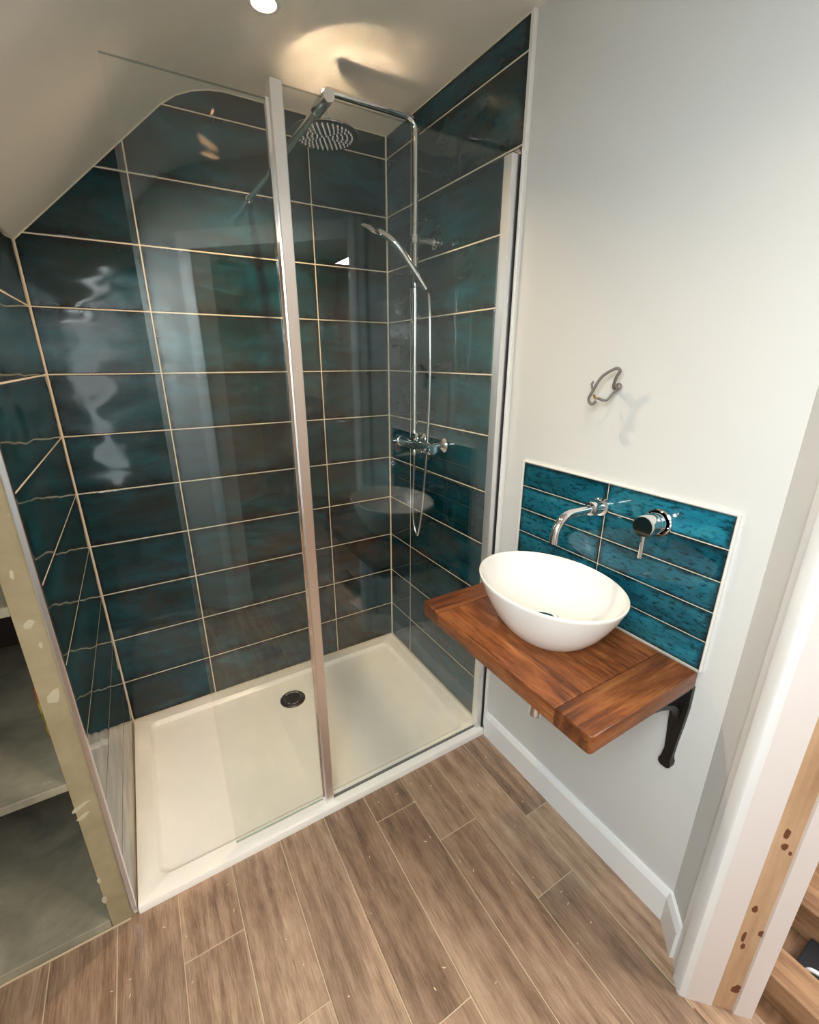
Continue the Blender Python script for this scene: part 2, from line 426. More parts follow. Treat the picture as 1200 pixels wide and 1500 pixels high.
# ------------------------------------------------------------------ floor of plank tiles
floor = struct('floor', prism(new(), [(KNEE - 0.1, 0.02), (0.02, 0.02), (0.02, -1.563), (-0.873, -2.456), (KNEE - 0.1, -2.456)], FZ - 0.08, FZ - 0.0018), 'floor_joint', 'floor of brown wood-look plank tiles with pale joints')
JY = {0: -1.128, 1: -1.327, 2: -1.044, 3: -0.886, 4: -1.395, 5: -1.49, 6: -1.224, 7: -0.964, 8: -1.46, 9: -1.30, 10: -1.10, 11: -1.5, 12: -1.2, 13: -0.95}
mcache = {}
def plank(x0, x1, y0, y1, cut=None):
    key = (round(x1 - x0, 3), round(y1 - y0, 3))
    bm_me = mcache.get(key)
    if bm_me is None:
        a, b = (x1 - x0) / 2, (y1 - y0) / 2
        bm_me = finish(box(new(), (-a, -b, -0.008), (a, b, 0), 0.0012, 1), 'plank'); mcache[key] = bm_me
    o = obj('plank', bm_me, 'plank', floor); o.location = ((x0 + x1) / 2, (y0 + y1) / 2, FZ)
g = 0.0014
YB = -0.60
for c in range(15):
    PW = 0.1482
    x1 = -0.1086 - PW * (c - 1) if c else 0.010
    x0 = -0.1086 - PW * c
    if c > 13: break
    j = -1.8799 + (JY.get(c, -1.2) + 1.8799) * 0.988; ys = [YB]
    while j > -2.45: ys.append(j); j -= 0.89
    ys.append(-2.45)
    for ya, yb in zip(ys, ys[1:]):
        if ya - yb < 0.02: continue
        plank(x0 + g, x1 - g, yb + g, ya - g)

# ------------------------------------------------------------------ wall tiles
def clip(poly, a, b, c):
    """keep a*u + b*v <= c"""
    out = []
    for i in range(len(poly)):
        p, q = poly[i], poly[(i + 1) % len(poly)]
        dp, dq = a * p[0] + b * p[1] - c, a * q[0] + b * q[1] - c
        if dp <= 0: out.append(p)
        if dp * dq < 0:
            t = dp / (dp - dq); out.append((p[0] + t * (q[0] - p[0]), p[1] + t * (q[1] - p[1])))
    return out
def inset(poly, d):
    res = poly[:]
    n_ = len(poly); area = sum(poly[i][0] * poly[(i + 1) % n_][1] - poly[(i + 1) % n_][0] * poly[i][1] for i in range(n_)) / 2
    if area < 0: poly = poly[::-1]
    lines = []
    for i in range(n_):
        p, q = poly[i], poly[(i + 1) % n_]
        ex, ey = q[0] - p[0], q[1] - p[1]; L = math.hypot(ex, ey)
        nx, ny = ey / L, -ex / L
        lines.append((nx, ny, nx * p[0] + ny * p[1] - d))
    out = []
    for i in range(n_):
        a1, b1, c1 = lines[i - 1]; a2, b2, c2 = lines[i]
        det = a1 * b2 - a2 * b1
        if abs(det) < 1e-6: out.append((poly[i][0] - a2 * d, poly[i][1] - b2 * d)); continue
        out.append(((c1 * b2 - c2 * b1) / det, (a1 * c2 - a2 * c1) / det))
    return out
def tile_mesh(poly, th=0.0075, mat='tile'):
    cx = (min(p[0] for p in poly) + max(p[0] for p in poly)) / 2; cy = (min(p[1] for p in poly) + max(p[1] for p in poly)) / 2
    base = [(p[0] - cx, p[1] - cy) for p in poly]
    area = sum(base[i][0] * base[(i + 1) % len(base)][1] - base[(i + 1) % len(base)][0] * base[i][1] for i in range(len(base)))
    if area < 0: base = base[::-1]
    key = tuple((round(a, 4), round(b, 4)) for a, b in base) + (th, mat)
    me = mcache.get(key)
    if me is None:
        bm = new(); loops = []
        for d, z in ((0, 0), (0.0003, th - 0.0022), (0.0012, th - 0.0006), (0.0032, th)):
            q = inset(base, d) if d else base
            loops.append([bm.verts.new((a, b, z)) for a, b in q])
        k = len(base)
        for A, B in zip(loops, loops[1:]):
            for i in range(k): bm.faces.new((A[i], A[(i + 1) % k], B[(i + 1) % k], B[i]))
        bm.faces.new(loops[-1]); bm.faces.new(list(reversed(loops[0])))
        me = finish(bm, 'tile'); me.materials.append(M[mat]); mcache[key] = me
    return me, cx, cy
def put_tile(parent, poly, basis, origin, th=0.0075, mat='tile'):
    poly = [p for i, p in enumerate(poly) if math.hypot(p[0] - poly[i - 1][0], p[1] - poly[i - 1][1]) > 0.004]
    if len(poly) < 3: return
    me, cx, cy = tile_mesh(poly, th, mat)
    o = obj('tile', me, 'tile', parent)
    u, v, w = (Vector(b) for b in basis)
    m = Matrix((u, v, w)).transposed().to_4x4(); m.translation = Vector(origin) + u * cx + v * cy
    par = parent.matrix_world if False else Matrix.Translation(parent.location)
    o.matrix_local = par.inverted() @ m
GR = 0.0011
zs = [0.003] + [0.2 * k - 0.0055 for k in range(1, 12)] + [2.4]
ceil_planes = []      # half planes under the ceiling profile, (x, z)
for (xa, za), (xb, zb) in zip(PROF, PROF[1:]):
    a, b = (zb - za), -(xb - xa)
    L = math.hypot(a, b); a, b = a / L, b / L
    if b < 0: a, b = -a, -b
    ceil_planes.append((a, b, a * xa + b * za - 0.003))
for k in range(12):
    for xa, xb in ((LX, -0.9192), (-0.9192, -0.3221), (-0.3221, 0.0)):
        ga = 0.003 if xa == LX else GR; gb = 0.003 if xb == 0 else GR
        poly = [(xa + ga, zs[k] + GR), (xb - gb, zs[k] + GR), (xb - gb, zs[k + 1] - GR), (xa + ga, zs[k + 1] - GR)]
        for a, b, c in ceil_planes: poly = clip(poly, a, b, c) if poly else poly
        if len(poly) >= 3: put_tile(wall_back, poly, ((1, 0, 0), (0, 0, 1), (0, -1, 0)), (0, 0.0075, 0))
# right wall field inside the shower (u = -y)
field = part('tile_field', box(new(), (0.0009, -0.779, FZ), (0.0105, 0.007, CZ)), 'grout', wall_right, label='teal tiled strip of wall inside the shower')
for k in range(12):
    for ua, ub in ((0.0, 0.191), (0.191, 0.7785)):
        poly = [(ua + (0.003 if ua == 0 else GR), zs[k] + GR), (ub - GR, zs[k] + GR), (ub - GR, min(zs[k + 1] - GR, CZ - 0.003)), (ua + (0.003 if ua == 0 else GR), min(zs[k + 1] - GR, CZ - 0.003))]
        put_tile(field, poly, ((0, -1, 0), (0, 0, 1), (-1, 0, 0)), (0.0075, 0, 0))
part('tile_trim', box(new(), (-0.003, -0.7925, FZ + .04), (0.0105, -0.7792, CZ), 0.002, 2), 'trim_white', wall_right, label='white tile edging strip up the full wall')
# left wall (u = y)
for k in range(9):
    poly = [(-0.778, zs[k] + GR), (-0.004, zs[k] + GR), (-0.004, min(zs[k + 1] - GR, slope_z(LX) - 0.004)), (-0.778, min(zs[k + 1] - GR, slope_z(LX) - 0.004))]
    put_tile(wall_left, poly, ((0, 1, 0), (0, 0, 1), (1, 0, 0)), (LX - 0.0075, 0, 0))
# splashback
SPZ = 0.759
sp = part('splashback', box(new(), (0.003, -1.4875, SPZ - 0.004), (0.0105, -0.8835, SPZ + 0.380)), 'grout', wall_right, label='splashback of slim teal tiles behind the basin')
for k in range(5):
    for ua, ub in ((0.8845, 1.1865), (1.1865, 1.4865)):
        z0 = SPZ + k * 0.0758
        put_tile(sp, [(ua + GR, z0 + GR), (ub - GR, z0 + GR), (ub - GR, z0 + 0.0758 - GR), (ua + GR, z0 + 0.0758 - GR)], ((0, -1, 0), (0, 0, 1), (-1, 0, 0)), (0.0075, 0, 0), mat='splash_tile')
bm = new()
box(bm, (-0.0015, -1.4915, SPZ - 0.002), (0.0105, -1.4872, SPZ + 0.3840), 0.001, 1)
box(bm, (-0.0015, -1.4872, SPZ + 0.380), (0.0105, -0.8795, SPZ + 0.3840), 0.001, 1)
box(bm, (-0.0015, -0.8838, SPZ - 0.002), (0.0105, -0.8795, SPZ + 0.380), 0.001, 1)
part('splashback_trim', bm, 'trim_white', wall_right, label='slim white trim framing the splashback')

# ------------------------------------------------------------------ baseboards, door frame
BH = 0.084
def base_prof(bm, p0, p1, outw, m0, m1):
    """skirting with a small chamfered top; m0/m1 shift the front edge at the ends (mitres)"""
    p0, p1, o = Vector(p0), Vector(p1), Vector(outw); d = (p1 - p0).normalized()
    prof = [(0, FZ), (0.016, FZ), (0.016, BH - 0.018), (0.013, BH - 0.010), (0.008, BH), (0, BH)]
    rings = []
    for p, mm in ((p0, m0), (p1, m1)):
        rings.append([bm.verts.new(p + o * a + d * (mm * a / 0.016) + Vector((0, 0, z))) for a, z in prof])
    k = len(prof)
    for i in range(k): bm.faces.new((rings[0][i], rings[0][(i + 1) % k], rings[1][(i + 1) % k], rings[1][i]))
    bm.faces.new(rings[0]); bm.faces.new(list(reversed(rings[1])))
struct('baseboard_right', (lambda b: (base_prof(b, (0.0098, -0.792, 0), (0.0098, -1.553, 0), (-1, 0, 0), 0, -0.0066), b)[1])(new()), 'gloss_white', 'white baseboard along the wall under the basin')
e = dg(0.09, 0, 0)
struct('baseboard_diagonal', (lambda b: (base_prof(b, (0.0098, -1.553, 0), e, (-R2, R2, 0), 0.0066, 0), b)[1])(new()), 'gloss_white', 'short white baseboard on the diagonal wall beside the doorway')

door = thing('door_1', 'doorway frame with white architrave and unfinished wood lining', None, dg(S0, 0, FZ), kind='structure')
APROF = [(0.09, 0.0), (0.09, -0.007), (0.100, -0.010), (0.124, -0.012), (0.130, -0.018), (0.158, -0.018), (0.164, -0.015), (0.1665, -0.008), (0.1665, 0.0)]
part('architrave', prism(new(), APROF, FZ, DTOP + 0.075, dg), 'gloss_white', door, 40)
FPROF = [(S1 + (S0 - a), b) for a, b in reversed(APROF)]
part('architrave', prism(new(), FPROF, FZ, DTOP + 0.075, dg), 'gloss_white', door, 40)
part('architrave', prism(new(), [(S0, 0), (S0, -0.018), (S1, -0.018), (S1, 0)], DTOP, DTOP + 0.075, dg), 'gloss_white', door)
part('lining', prism(new(), [(S0 - 0.02, 0), (S0, 0), (S0, 0.056), (S0 - 0.02, 0.056)], FZ, DTOP, dg), 'lining', door)
part('bare_lining', prism(new(), [(S0 - 0.02, 0.056), (S0 - 0.0025, 0.056), (S0 - 0.0025, 0.101), (S0 - 0.02, 0.101)], FZ, DTOP, dg), 'raw', door, label='bare wood lining with gouged hinge recesses')
part('far_edge', prism(new(), [(S0 - 0.02, 0.101), (S0 + 0.004, 0.101), (S0 + 0.004, 0.138), (S0 - 0.02, 0.138)], FZ, DTOP, dg), 'lining', door)
part('lining', prism(new(), [(S1, 0), (S1 + 0.02, 0), (S1 + 0.02, WT), (S1, WT)], FZ, DTOP, dg), 'lining', door)
part('lining', prism(new(), [(S0, 0), (S1, 0), (S1, WT), (S0, WT)], DTOP, DTOP + 0.02, dg), 'lining', door)
def on_jamb(u, v):
    d = CAM_ROT.to_matrix() @ Vector(((u - 600) / 654.47, -(v - 750) / 654.47, -1.0))
    q = dg(S0 - 0.0025, 0, 0); t = (q - CAM_LOC).dot(DU) / d.dot(DU); p = CAM_LOC + t * d
    return (p - q).dot(DN), p.z
for u, v, rn, rz in ((1153, 1222, .006, .016), (1150, 1240, .006, .010), (1158, 1250, .003, .006), (1106, 1332, .006, .013), (1090, 1372, .004, .018), (1088, 1386, .004, .010), (1117, 1368, .0085, .012), (1077, 1450, .009, .012), (1082, 1446, .006, .007)):
    nn, zz = on_jamb(u, v); nn = max(nn, 0.050); rnd = random.Random(u + v)
    pl = [(nn + rn * math.cos(2 * math.pi * i / 10) * rnd.uniform(.7, 1.2), zz + rz * math.sin(2 * math.pi * i / 10) * rnd.uniform(.7, 1.2)) for i in range(10)]
    sh = 0.0026 if nn < 0.058 else 0
    part('gouge', prism(new(), pl, S0 - 0.0035 + sh, S0 - 0.0018 + sh, lambda a, b, z: dg(z, a, b)), 'gouge', door)

# landing beyond the doorway
struct('floor_landing', box(new(), (-1.4, -4.2, FZ - 0.06), (2.4, -1.0, FZ - 0.012)) if False else prism(new(), [(-1.4, WT), (2.2, WT), (2.2, 2.4), (-1.4, 2.4)], FZ - 0.06, FZ - 0.004, dg), 'landing_floor', 'bare boarded landing floor beyond the doorway')
prism_b = prism(new(), [(-0.6, 0.0), (1.0, 0.0)][:0] or [(S0 - 0.02, 0.0), (S1 + 0.02, 0.0), (S1 + 0.02, WT), (S0 - 0.02, WT)], FZ - 0.06, FZ - 0.0035, dg)
struct('trim_threshold', prism_b, 'landing_floor', 'bare wood threshold in the doorway')
bm = new()
prism(bm, [(-1.5, 2.4), (2.2, 2.4), (2.2, 2.5), (-1.5, 2.5)], FZ - 0.06, 2.35, dg)
prism(bm, [(-1.5, WT), (-1.4, WT), (-1.4, 2.4), (-1.5, 2.4)], FZ - 0.06, 2.35, dg)
prism(bm, [(2.2, 0.2), (2.3, 0.2), (2.3, 2.5), (2.2, 2.5)], FZ - 0.06, 2.35, dg)
struct('wall_landing', bm, 'landing_wall', 'warm beige walls of the landing beyond the doorway')
struct('ceiling_landing', prism(new(), [(-1.5, WT), (2.3, WT), (2.3, 2.5), (-1.5, 2.5)], 2.35, 2.40, dg), 'ceiling', 'ceiling of the landing beyond the doorway')

# ------------------------------------------------------------------ shower tray
tray = thing('shower_tray', 'low cream stone shower tray with rounded recess and front lip', 'shower tray', (-0.62, -0.4, FZ))
TX0, TX1, TY0, TY1 = LX + 0.002, -0.002, -0.790, -0.001
def rrect(x0, x1, y0, y1, r, n_=8):
    out = []
    for cx, cy, a in ((x1 - r, y1 - r, 0), (x0 + r, y1 - r, 90), (x0 + r, y0 + r, 180), (x1 - r, y0 + r, 270)):
        for i in range(n_ + 1):
            t = math.radians(a + 90 * i / n_); out.append((cx + r * math.cos(t), cy + r * math.sin(t)))
    return out
bm = new()
DR = (-0.624, -0.197)
loops = [
    (rrect(TX0, TX1, TY0, TY1, 0.004), FZ),
    (rrect(TX0, TX1, TY0, TY1, 0.004), -0.006),
    (rrect(TX0 + .002, TX1 - .002, TY0 + .002, TY1 - .002, 0.004), -0.0015),
    (rrect(TX0 + .006, TX1 - .006, TY0 + .006, TY1 - .006, 0.004), 0.0),
    (rrect(-1.188, -0.062, -0.735, -0.050, 0.035), 0.0),
    (rrect(-1.184, -0.066, -0.731, -0.054, 0.034), -0.0030),
    (rrect(-1.176, -0.074, -0.723, -0.062, 0.030), -0.0120),
    (rrect(-1.168, -0.082, -0.715, -0.070, 0.026), -0.0140)]
vl = [[bm.verts.new((x, y, z)) for x, y in pl] for pl, z in loops]
k = len(vl[0])
for A, B in zip(vl, vl[1:]):
    for i in range(k): bm.faces.new((A[i], A[(i + 1) % k], B[(i + 1) % k], B[i]))
for f_ in (0.6, 0.3):
    vl.append([bm.verts.new((DR[0] + (v.co.x - DR[0]) * f_, DR[1] + (v.co.y - DR[1]) * f_, -0.0140 - (1 - f_) * 0.005)) for v in vl[7]])
    A, B = vl[-2], vl[-1]
    for i in range(k): bm.faces.new((A[i], A[(i + 1) % k], B[(i + 1) % k], B[i]))
bm.faces.new(vl[-1]); bm.faces.new(list(reversed(vl[0])))
part('tray_body', bm, 'tray', tray, 35)
dz = -0.0165
dc = part('waste_cover', lathe(new(), [(0, 0.006), (0.030, 0.0055), (0.045, 0.0045), (0.0535, 0.002), (0.056, -0.001), (0.056, -0.004), (0, -0.004)], (*DR, dz), seg=48), 'darkchrome', tray, 40, label='dark chrome round waste cover')
part('cover_ring', lathe(new(), [(0.034, 0.0052), (0.037, 0.0064), (0.040, 0.0052), (0.037, 0.0046), (0.034, 0.0052)], (*DR, dz), seg=48), 'chrome', dc, 40)

# ------------------------------------------------------------------ glass screen
GY = -0.757; GT = 0.004; GTOP = 1.975
scr = thing('shower_screen', 'frameless clear glass shower screen with metal post and hinged deflector panel', 'shower screen', (-0.49, GY, 0))
def pane(name, x0, x1, z0, z1, root, **tags):
    me = finish(box(new(), (x0, GY - GT, z0), (x1, GY + GT, z1)), name)
    me.materials.append(M['glass']); me.materials.append(M['glass_edge'])
    for p in me.polygons: p.material_index = 0 if abs(p.normal.y) > 0.5 else 1
    o = obj(name, me, None, root, **tags); o.location = -Vector(root.location); return o
pane('fixed_panel', -0.658, -0.006, 0.0040, GTOP, scr, label='clear fixed glass panel')
pane('deflector_panel', -0.972, -0.690, 0.016, 1.944, scr, label='clear narrow hinged glass panel')
part('wall_channel', box(new(), (-0.030, GY - 0.017, 0.001), (-0.0005, GY + 0.017, GTOP - 0.002), 0.002, 2), 'channel', scr)
part('channel_seal', box(new(), (-0.008, GY - 0.0215, 0.001), (-0.0005, GY - 0.0165, GTOP - 0.004)), 'rubber', scr)
pole = part('post', box(new(), (-0.681, GY - 0.014, 0.001), (-0.654, GY + 0.010, GTOP + 0.002), 0.0015, 1), 'alu', scr, None, label='satin metal vertical post')
part('hinge_seal', box(new(), (-0.690, GY - 0.006, 0.004), (-0.6805, GY + 0.006, 1.946), 0.001, 1), 'chrome', scr)
part('bottom_seal', box(new(), (-0.6535, GY - 0.005, 0.0003), (-0.030, GY + 0.005, 0.0045), 0.001, 1), 'seal', scr)
BX, BZ = -0.557, 1.972
bar = part('support_bar', tube(new(), [(BX, -0.002, BZ), (BX, GY + 0.006, BZ)], 0.0085, 20), 'chrome_bar', scr, 40, label='chrome support bar from glass to back wall')
part('wall_cap', lathe(new(), [(0, 0), (0.013, 0), (0.013, 0.022), (0.0088, 0.026)], (BX, -0.0006, BZ), (0, -1, 0), 28), 'chrome', bar, 40)
part('glass_clamp', lathe(new(), [(0, 0), (0.0125, 0), (0.0135, 0.002), (0.0135, 0.075), (0.0115, 0.080), (0.0088, 0.081)], (BX, GY - 0.022, BZ + 0.0), (0, 1, 0), 32), 'chrome', bar, 40)

# ------------------------------------------------------------------ shower set
RX, RY = -0.088, -0.368
BARZ, ARMZ = 1.122, 2.178
sh = thing('riser_shower', 'chrome riser shower with bar valve, tall riser and round overhead rose', 'shower', (0, RY, BARZ))
rp = [(RX, RY, BARZ + 0.01), (RX, RY, ARMZ - 0.04)] + arc((RX - 0.04, RY, ARMZ - 0.04), 0.04, 0, math.pi / 2, 8, (1, 0, 0), (0, 0, 1))[1:]
part('riser_pipe', tube(new(), rp, 0.0105, 18), 'chrome', sh, 40)
HX = -0.404
ar = [(RX - 0.038, RY, ARMZ), (HX + 0.02, RY, ARMZ)] + arc((HX + 0.02, RY, ARMZ - 0.02), 0.02, math.pi / 2, math.pi, 6, (1, 0, 0), (0, 0, 1))[1:] + [(HX, RY, 2.09)]
part('overhead_arm', tube(new(), ar, 0.0105, 18), 'chrome', sh, 40)
HZ = 2.066
# top plate slopes shaped to throw the downlight's reflected rings onto the ceiling
SLOPE = [(0.024, 0.0), (0.064, 3.2), (0.0775, 0.5), (0.0795, 1.2), (0.0835, 10.6), (0.0968, 7.7)]
def slope_at(r):
    for (a, sa), (b, sb) in zip(SLOPE, SLOPE[1:]):
        if a <= r <= b: return sa + (sb - sa) * (r - a) / (b - a)
    return SLOPE[-1][1]
top = []; hgt = 0.0095; r_ = 0.024
while r_ < 0.0970:
    top.append((r_, hgt)); st_ = 0.0014 if r_ > 0.060 else 0.004
    hgt -= math.tan(math.radians(slope_at(min(r_ + st_ / 2, 0.0968)))) * st_; r_ += st_
rprof = [(0, 0.0), (0.092, 0.0), (0.098, 0.0012), (0.100, 0.0035), (0.0995, 0.0055)] + [(a, b) for a, b in reversed(top)] + [(0.019, 0.012), (0.017, 0.032), (0.0105, 0.036), (0, 0.036)]
rose = part('overhead_rose', lathe(new(), rprof, (HX, RY, HZ), seg=96), 'chrome_soft', sh, 35, label='round chrome overhead shower rose')
bm = new()
for ring, cnt in ((0.010, 4), (0.024, 10), (0.038, 16), (0.052, 22), (0.066, 28), (0.080, 34)):
    for i in range(cnt):
        t = 2 * math.pi * i / cnt
        lathe(bm, [(0.0028, 0.001), (0.0022, -0.0035), (0, -0.004)], (HX + ring * math.cos(t), RY + ring * math.sin(t), HZ), seg=8)
part('nozzles', bm, 'white_plastic', rose, kind='stuff')
part('rose_ball_joint', lathe(new(), [(0, 0.02), (0.0155, 0.022), (0.0165, 0.034), (0.0165, 0.046), (0.0125, 0.05), (0, 0.05)], (HX, RY, HZ), seg=28), 'chrome', sh, 40)
# bar valve
valve = part('bar_valve', lathe(new(), [(0, -0.092), (0.021, -0.092), (0.0215, -0.090), (0.0215, 0.090), (0.021, 0.092), (0, 0.092)], (RX, RY, BARZ), (0, 1, 0), 32), 'chrome', sh, 40, label='chrome thermostatic bar valve')
for s in (-1, 1):
    part('control_knob', lathe(new(), [(0, 0.093), (0.0195, 0.093), (0.0235, 0.096), (0.0235, 0.128), (0.021, 0.132), (0, 0.132)], (RX, RY, BARZ), (0, s, 0), 32), 'chrome', valve, 40)
    part('temperature_lever', tube(new(), [(RX - 0.02, RY + s * 0.115, BARZ), (RX - 0.034, RY + s * 0.115, BARZ)], 0.004, 10), 'chrome', valve, 40)
    yy = RY + s * 0.075
    part('wall_flange', lathe(new(), [(0, 0.0), (0.030, 0.0), (0.0315, 0.003), (0.030, 0.007), (0.018, 0.016), (0.0135, 0.020), (0.0135, 0.068), (0, 0.068)], (0.0002, yy, BARZ), (-1, 0, 0), 32), 'chrome', valve, 40)
part('riser_nut', lathe(new(), [(0, 0.018), (0.0155, 0.018), (0.0155, 0.040), (0.011, 0.044)], (RX, RY, BARZ), seg=8), 'chrome', sh, 30)
part('diverter_knob', lathe(new(), [(0, 0), (0.014, 0), (0.016, 0.004), (0.016, 0.022), (0.0, 0.024)], (RX - 0.008, RY - 0.028, BARZ + 0.028), (0, 0, 1), 20), 'chrome', valve, 30)
# upper wall bracket
UB = 1.836
br = part('wall_bracket', lathe(new(), [(0, 0.0), (0.024, 0.0), (0.025, 0.004), (0.024, 0.010), (0.012, 0.013), (0.010, 0.016), (0.010, 0.078), (0, 0.078)], (0.0002, RY, UB), (-1, 0, 0), 28), 'chrome', sh, 40)
part('bracket_collar', lathe(new(), [(0.0108, -0.014), (0.016, -0.012), (0.0165, 0), (0.016, 0.012), (0.0108, 0.014)], (RX, RY, UB), seg=28), 'chrome', br, 40)
# slider for the hand shower
SZ = 1.705
part('slider', lathe(new(), [(0.0108, -0.022), (0.017, -0.020), (0.018, 0), (0.017, 0.020), (0.0108, 0.022)], (RX, RY, SZ), seg=28), 'darkchrome', sh, 40)
part('slider_holder', tube(new(), [(RX, RY - 0.012, SZ), (RX, RY - 0.052, SZ + 0.004)], [0.012, 0.0145], 18), 'darkchrome', sh, 40)

hs_ = thing('hand_shower', 'slim chrome hand shower with looped hose on the riser slider', 'hand shower', (RX, RY - 0.052, SZ))
p0 = Vector((RX + 0.012, RY - 0.055, SZ - 0.03)); p1 = px(575, 352, X, -0.195); p2 = px(534, 329, X, -0.262)
hp = bez([p0, p0.lerp(p1, 0.5) + Vector((0, 0, 0.006)), p1, p2], 8)
rad = [0.0095 + 0.002 * min(1, i / 8) for i in range(len(hp))]
part('handle', tube(new(), hp[:-4], rad[:-4], 18), 'chrome', hs_, 40)
# spray head: flattened disc whose face looks down
hd = (p2 - p1).normalized(); nrm = (p1 - CAM_LOC).cross(hd).normalized(); nrm *= -1 if nrm.z > 0 else 1
nrm = (nrm + (p1 - CAM_LOC).normalized() * 0.12).normalized(); nrm = (nrm - hd * nrm.dot(hd)).normalized()
hc = p1.lerp(p2, 0.72)
head = part('spray_head', lathe(new(), [(0, -0.010), (0.018, -0.0095), (0.036, -0.005), (0.043, 0.001), (0.042, 0.004), (0.036, 0.006), (0, 0.006)], hc, nrm, 36), 'chrome', hs_, 40)
part('spray_plate', lathe(new(), [(0, 0.0065), (0.032, 0.0065), (0.033, 0.0055)], hc, nrm, 36), 'white_plastic', head, 40)
ho = [p0 + Vector((0.004, -0.003, -0.012))] + [px(u, v, X, -0.085) for u, v in ((629.5, 445), (630, 550), (626.5, 640), (622, 705), (617.5, 752), (612, 783), (606.5, 768), (605, 738), (606.5, 695))] + [(RX, RY, BARZ - 0.030)]
part('hose', tube(new(), bez(ho, 10), 0.0058, 12), 'hose', hs_, 40, label='thin looped metal shower hose')
part('hose_nut', lathe(new(), [(0, 0), (0.0095, 0), (0.0105, 0.004), (0.0105, 0.020), (0.008, 0.026)], (RX, RY, BARZ - 0.046), seg=20), 'chrome', hs_, 40)

# ------------------------------------------------------------------ basin, shelf, taps
VX0, VY0, VY1, VZ = -0.374, -1.487, -0.886, 0.757
VT = 0.046
van = thing('vanity_shelf', 'thick stained brown wooden vanity shelf under the white basin', 'shelf', (0, -1.187, VZ - VT))
def board(x0, x1, y0, y1, mat, rnd_corners=(), name='board', **tags):
    bm = box(new(), (x0, y0, VZ - VT), (x1, y1, VZ))
    es = [e for e in bm.edges if abs(e.verts[0].co.z - e.verts[1].co.z) > 0.01 and (round(e.verts[0].co.x, 3), round(e.verts[0].co.y, 3)) in [(round(a, 3), round(b, 3)) for a, b in rnd_corners]]
    if es: bmesh.ops.bevel(bm, geom=es, offset=0.009, segments=4, affect='EDGES', profile=0.5)
    front = [e for e in bm.edges if abs(e.verts[0].co.z - e.verts[1].co.z) < 1e-5 and len(e.link_faces) == 2]
    bmesh.ops.bevel(bm, geom=front, offset=0.0045, segments=3, affect='EDGES', profile=0.5)
    return part(name, bm, mat, van, 40, **tags)
board(VX0, -0.002, VY0 + 0.092, VY1 - 0.080, 'oak_y', name='main_board')
board(VX0, -0.002, VY0, VY0 + 0.0915, 'oak_x', [(VX0, VY0)], name='end_cleat')
board(VX0, -0.002, VY1 - 0.0795, VY1, 'oak_x', [(VX0, VY1)], name='end_cleat')

BC = Vector((-0.178, -1.180, VZ)); A_, B_ = 0.160, 0.203
bas = thing('washbasin', 'white ceramic oval countertop washbasin on the wooden shelf', 'basin', BC)
bprof = [(0, 0.0005), (0.50, 0.0005), (0.535, 0.003), (0.57, 0.009), (0.665, 0.026), (0.775, 0.053), (0.872, 0.085), (0.94, 0.112), (0.986, 0.135), (0.999, 0.1415), (0.995, 0.1445), (0.980, 0.1455), (0.960, 0.143), (0.945, 0.138), (0.90, 0.118), (0.81, 0.090), (0.68, 0.065), (0.50, 0.048), (0.28, 0.040), (0.10, 0.037), (0, 0.037)]
part('bowl', lathe(new(), bprof, BC, seg=72, sx=A_, sy=B_), 'ceramic', bas, 50)
ws = part('plug_waste', lathe(new(), [(0, 0.051), (0.016, 0.0505), (0.027, 0.048), (0.031, 0.045), (0.031, 0.038), (0, 0.038)], BC, seg=36), 'chrome', bas, 40, label='chrome dome basin waste')
part('waste_ring', lathe(new(), [(0.0315, 0.0385), (0.034, 0.0425), (0.037, 0.0425), (0.040, 0.0385)], BC, seg=36), 'chrome', ws, 40)

SY, SZ2 = -1.175, 1.0735
spt = thing('basin_spout', 'curved chrome wall spout above the white basin', 'tap', (0, SY, SZ2))
part('wall_flange', lathe(new(), [(0, 0), (0.0245, 0), (0.0255, 0.003), (0.0245, 0.008), (0.019, 0.010), (0.019, 0.044), (0.0175, 0.047), (0.012, 0.048)], (-0.0002, SY, SZ2), (-1, 0, 0), 36), 'chrome', spt, 40)
path = [(-0.03, SY, SZ2), (-0.115, SY, SZ2)] + arc((-0.115, SY, SZ2 - 0.055), 0.055, math.pi / 2, math.pi, 10, (1, 0, 0), (0, 0, 1))[1:] + [(-0.170, SY, 1.004)]
part('spout', tube(new(), path, 0.0112, 22), 'chrome', spt, 40)
LY, LZ = -1.333, 1.079
lev = thing('basin_mixer', 'round chrome wall mixer with thin lever below the splashback trim', 'tap', (0, LY, LZ))
part('wall_flange', lathe(new(), [(0, 0), (0.0325, 0), (0.034, 0.003), (0.033, 0.008), (0.030, 0.010)], (-0.0002, LY, LZ), (-1, 0, 0), 40), 'chrome', lev, 40)
part('mixer_body', lathe(new(), [(0.026, 0.009), (0.026, 0.030), (0.0235, 0.031), (0.0235, 0.034), (0.026, 0.035), (0.0255, 0.064), (0.0235, 0.067), (0, 0.067)], (0, LY, LZ), (-1, 0, 0), 40), 'chrome', lev, 40)
part('lever', tube(new(), [(-0.056, LY, LZ - 0.022), (-0.056, LY, LZ - 0.080)], 0.0052, 14), 'chrome', lev, 40)

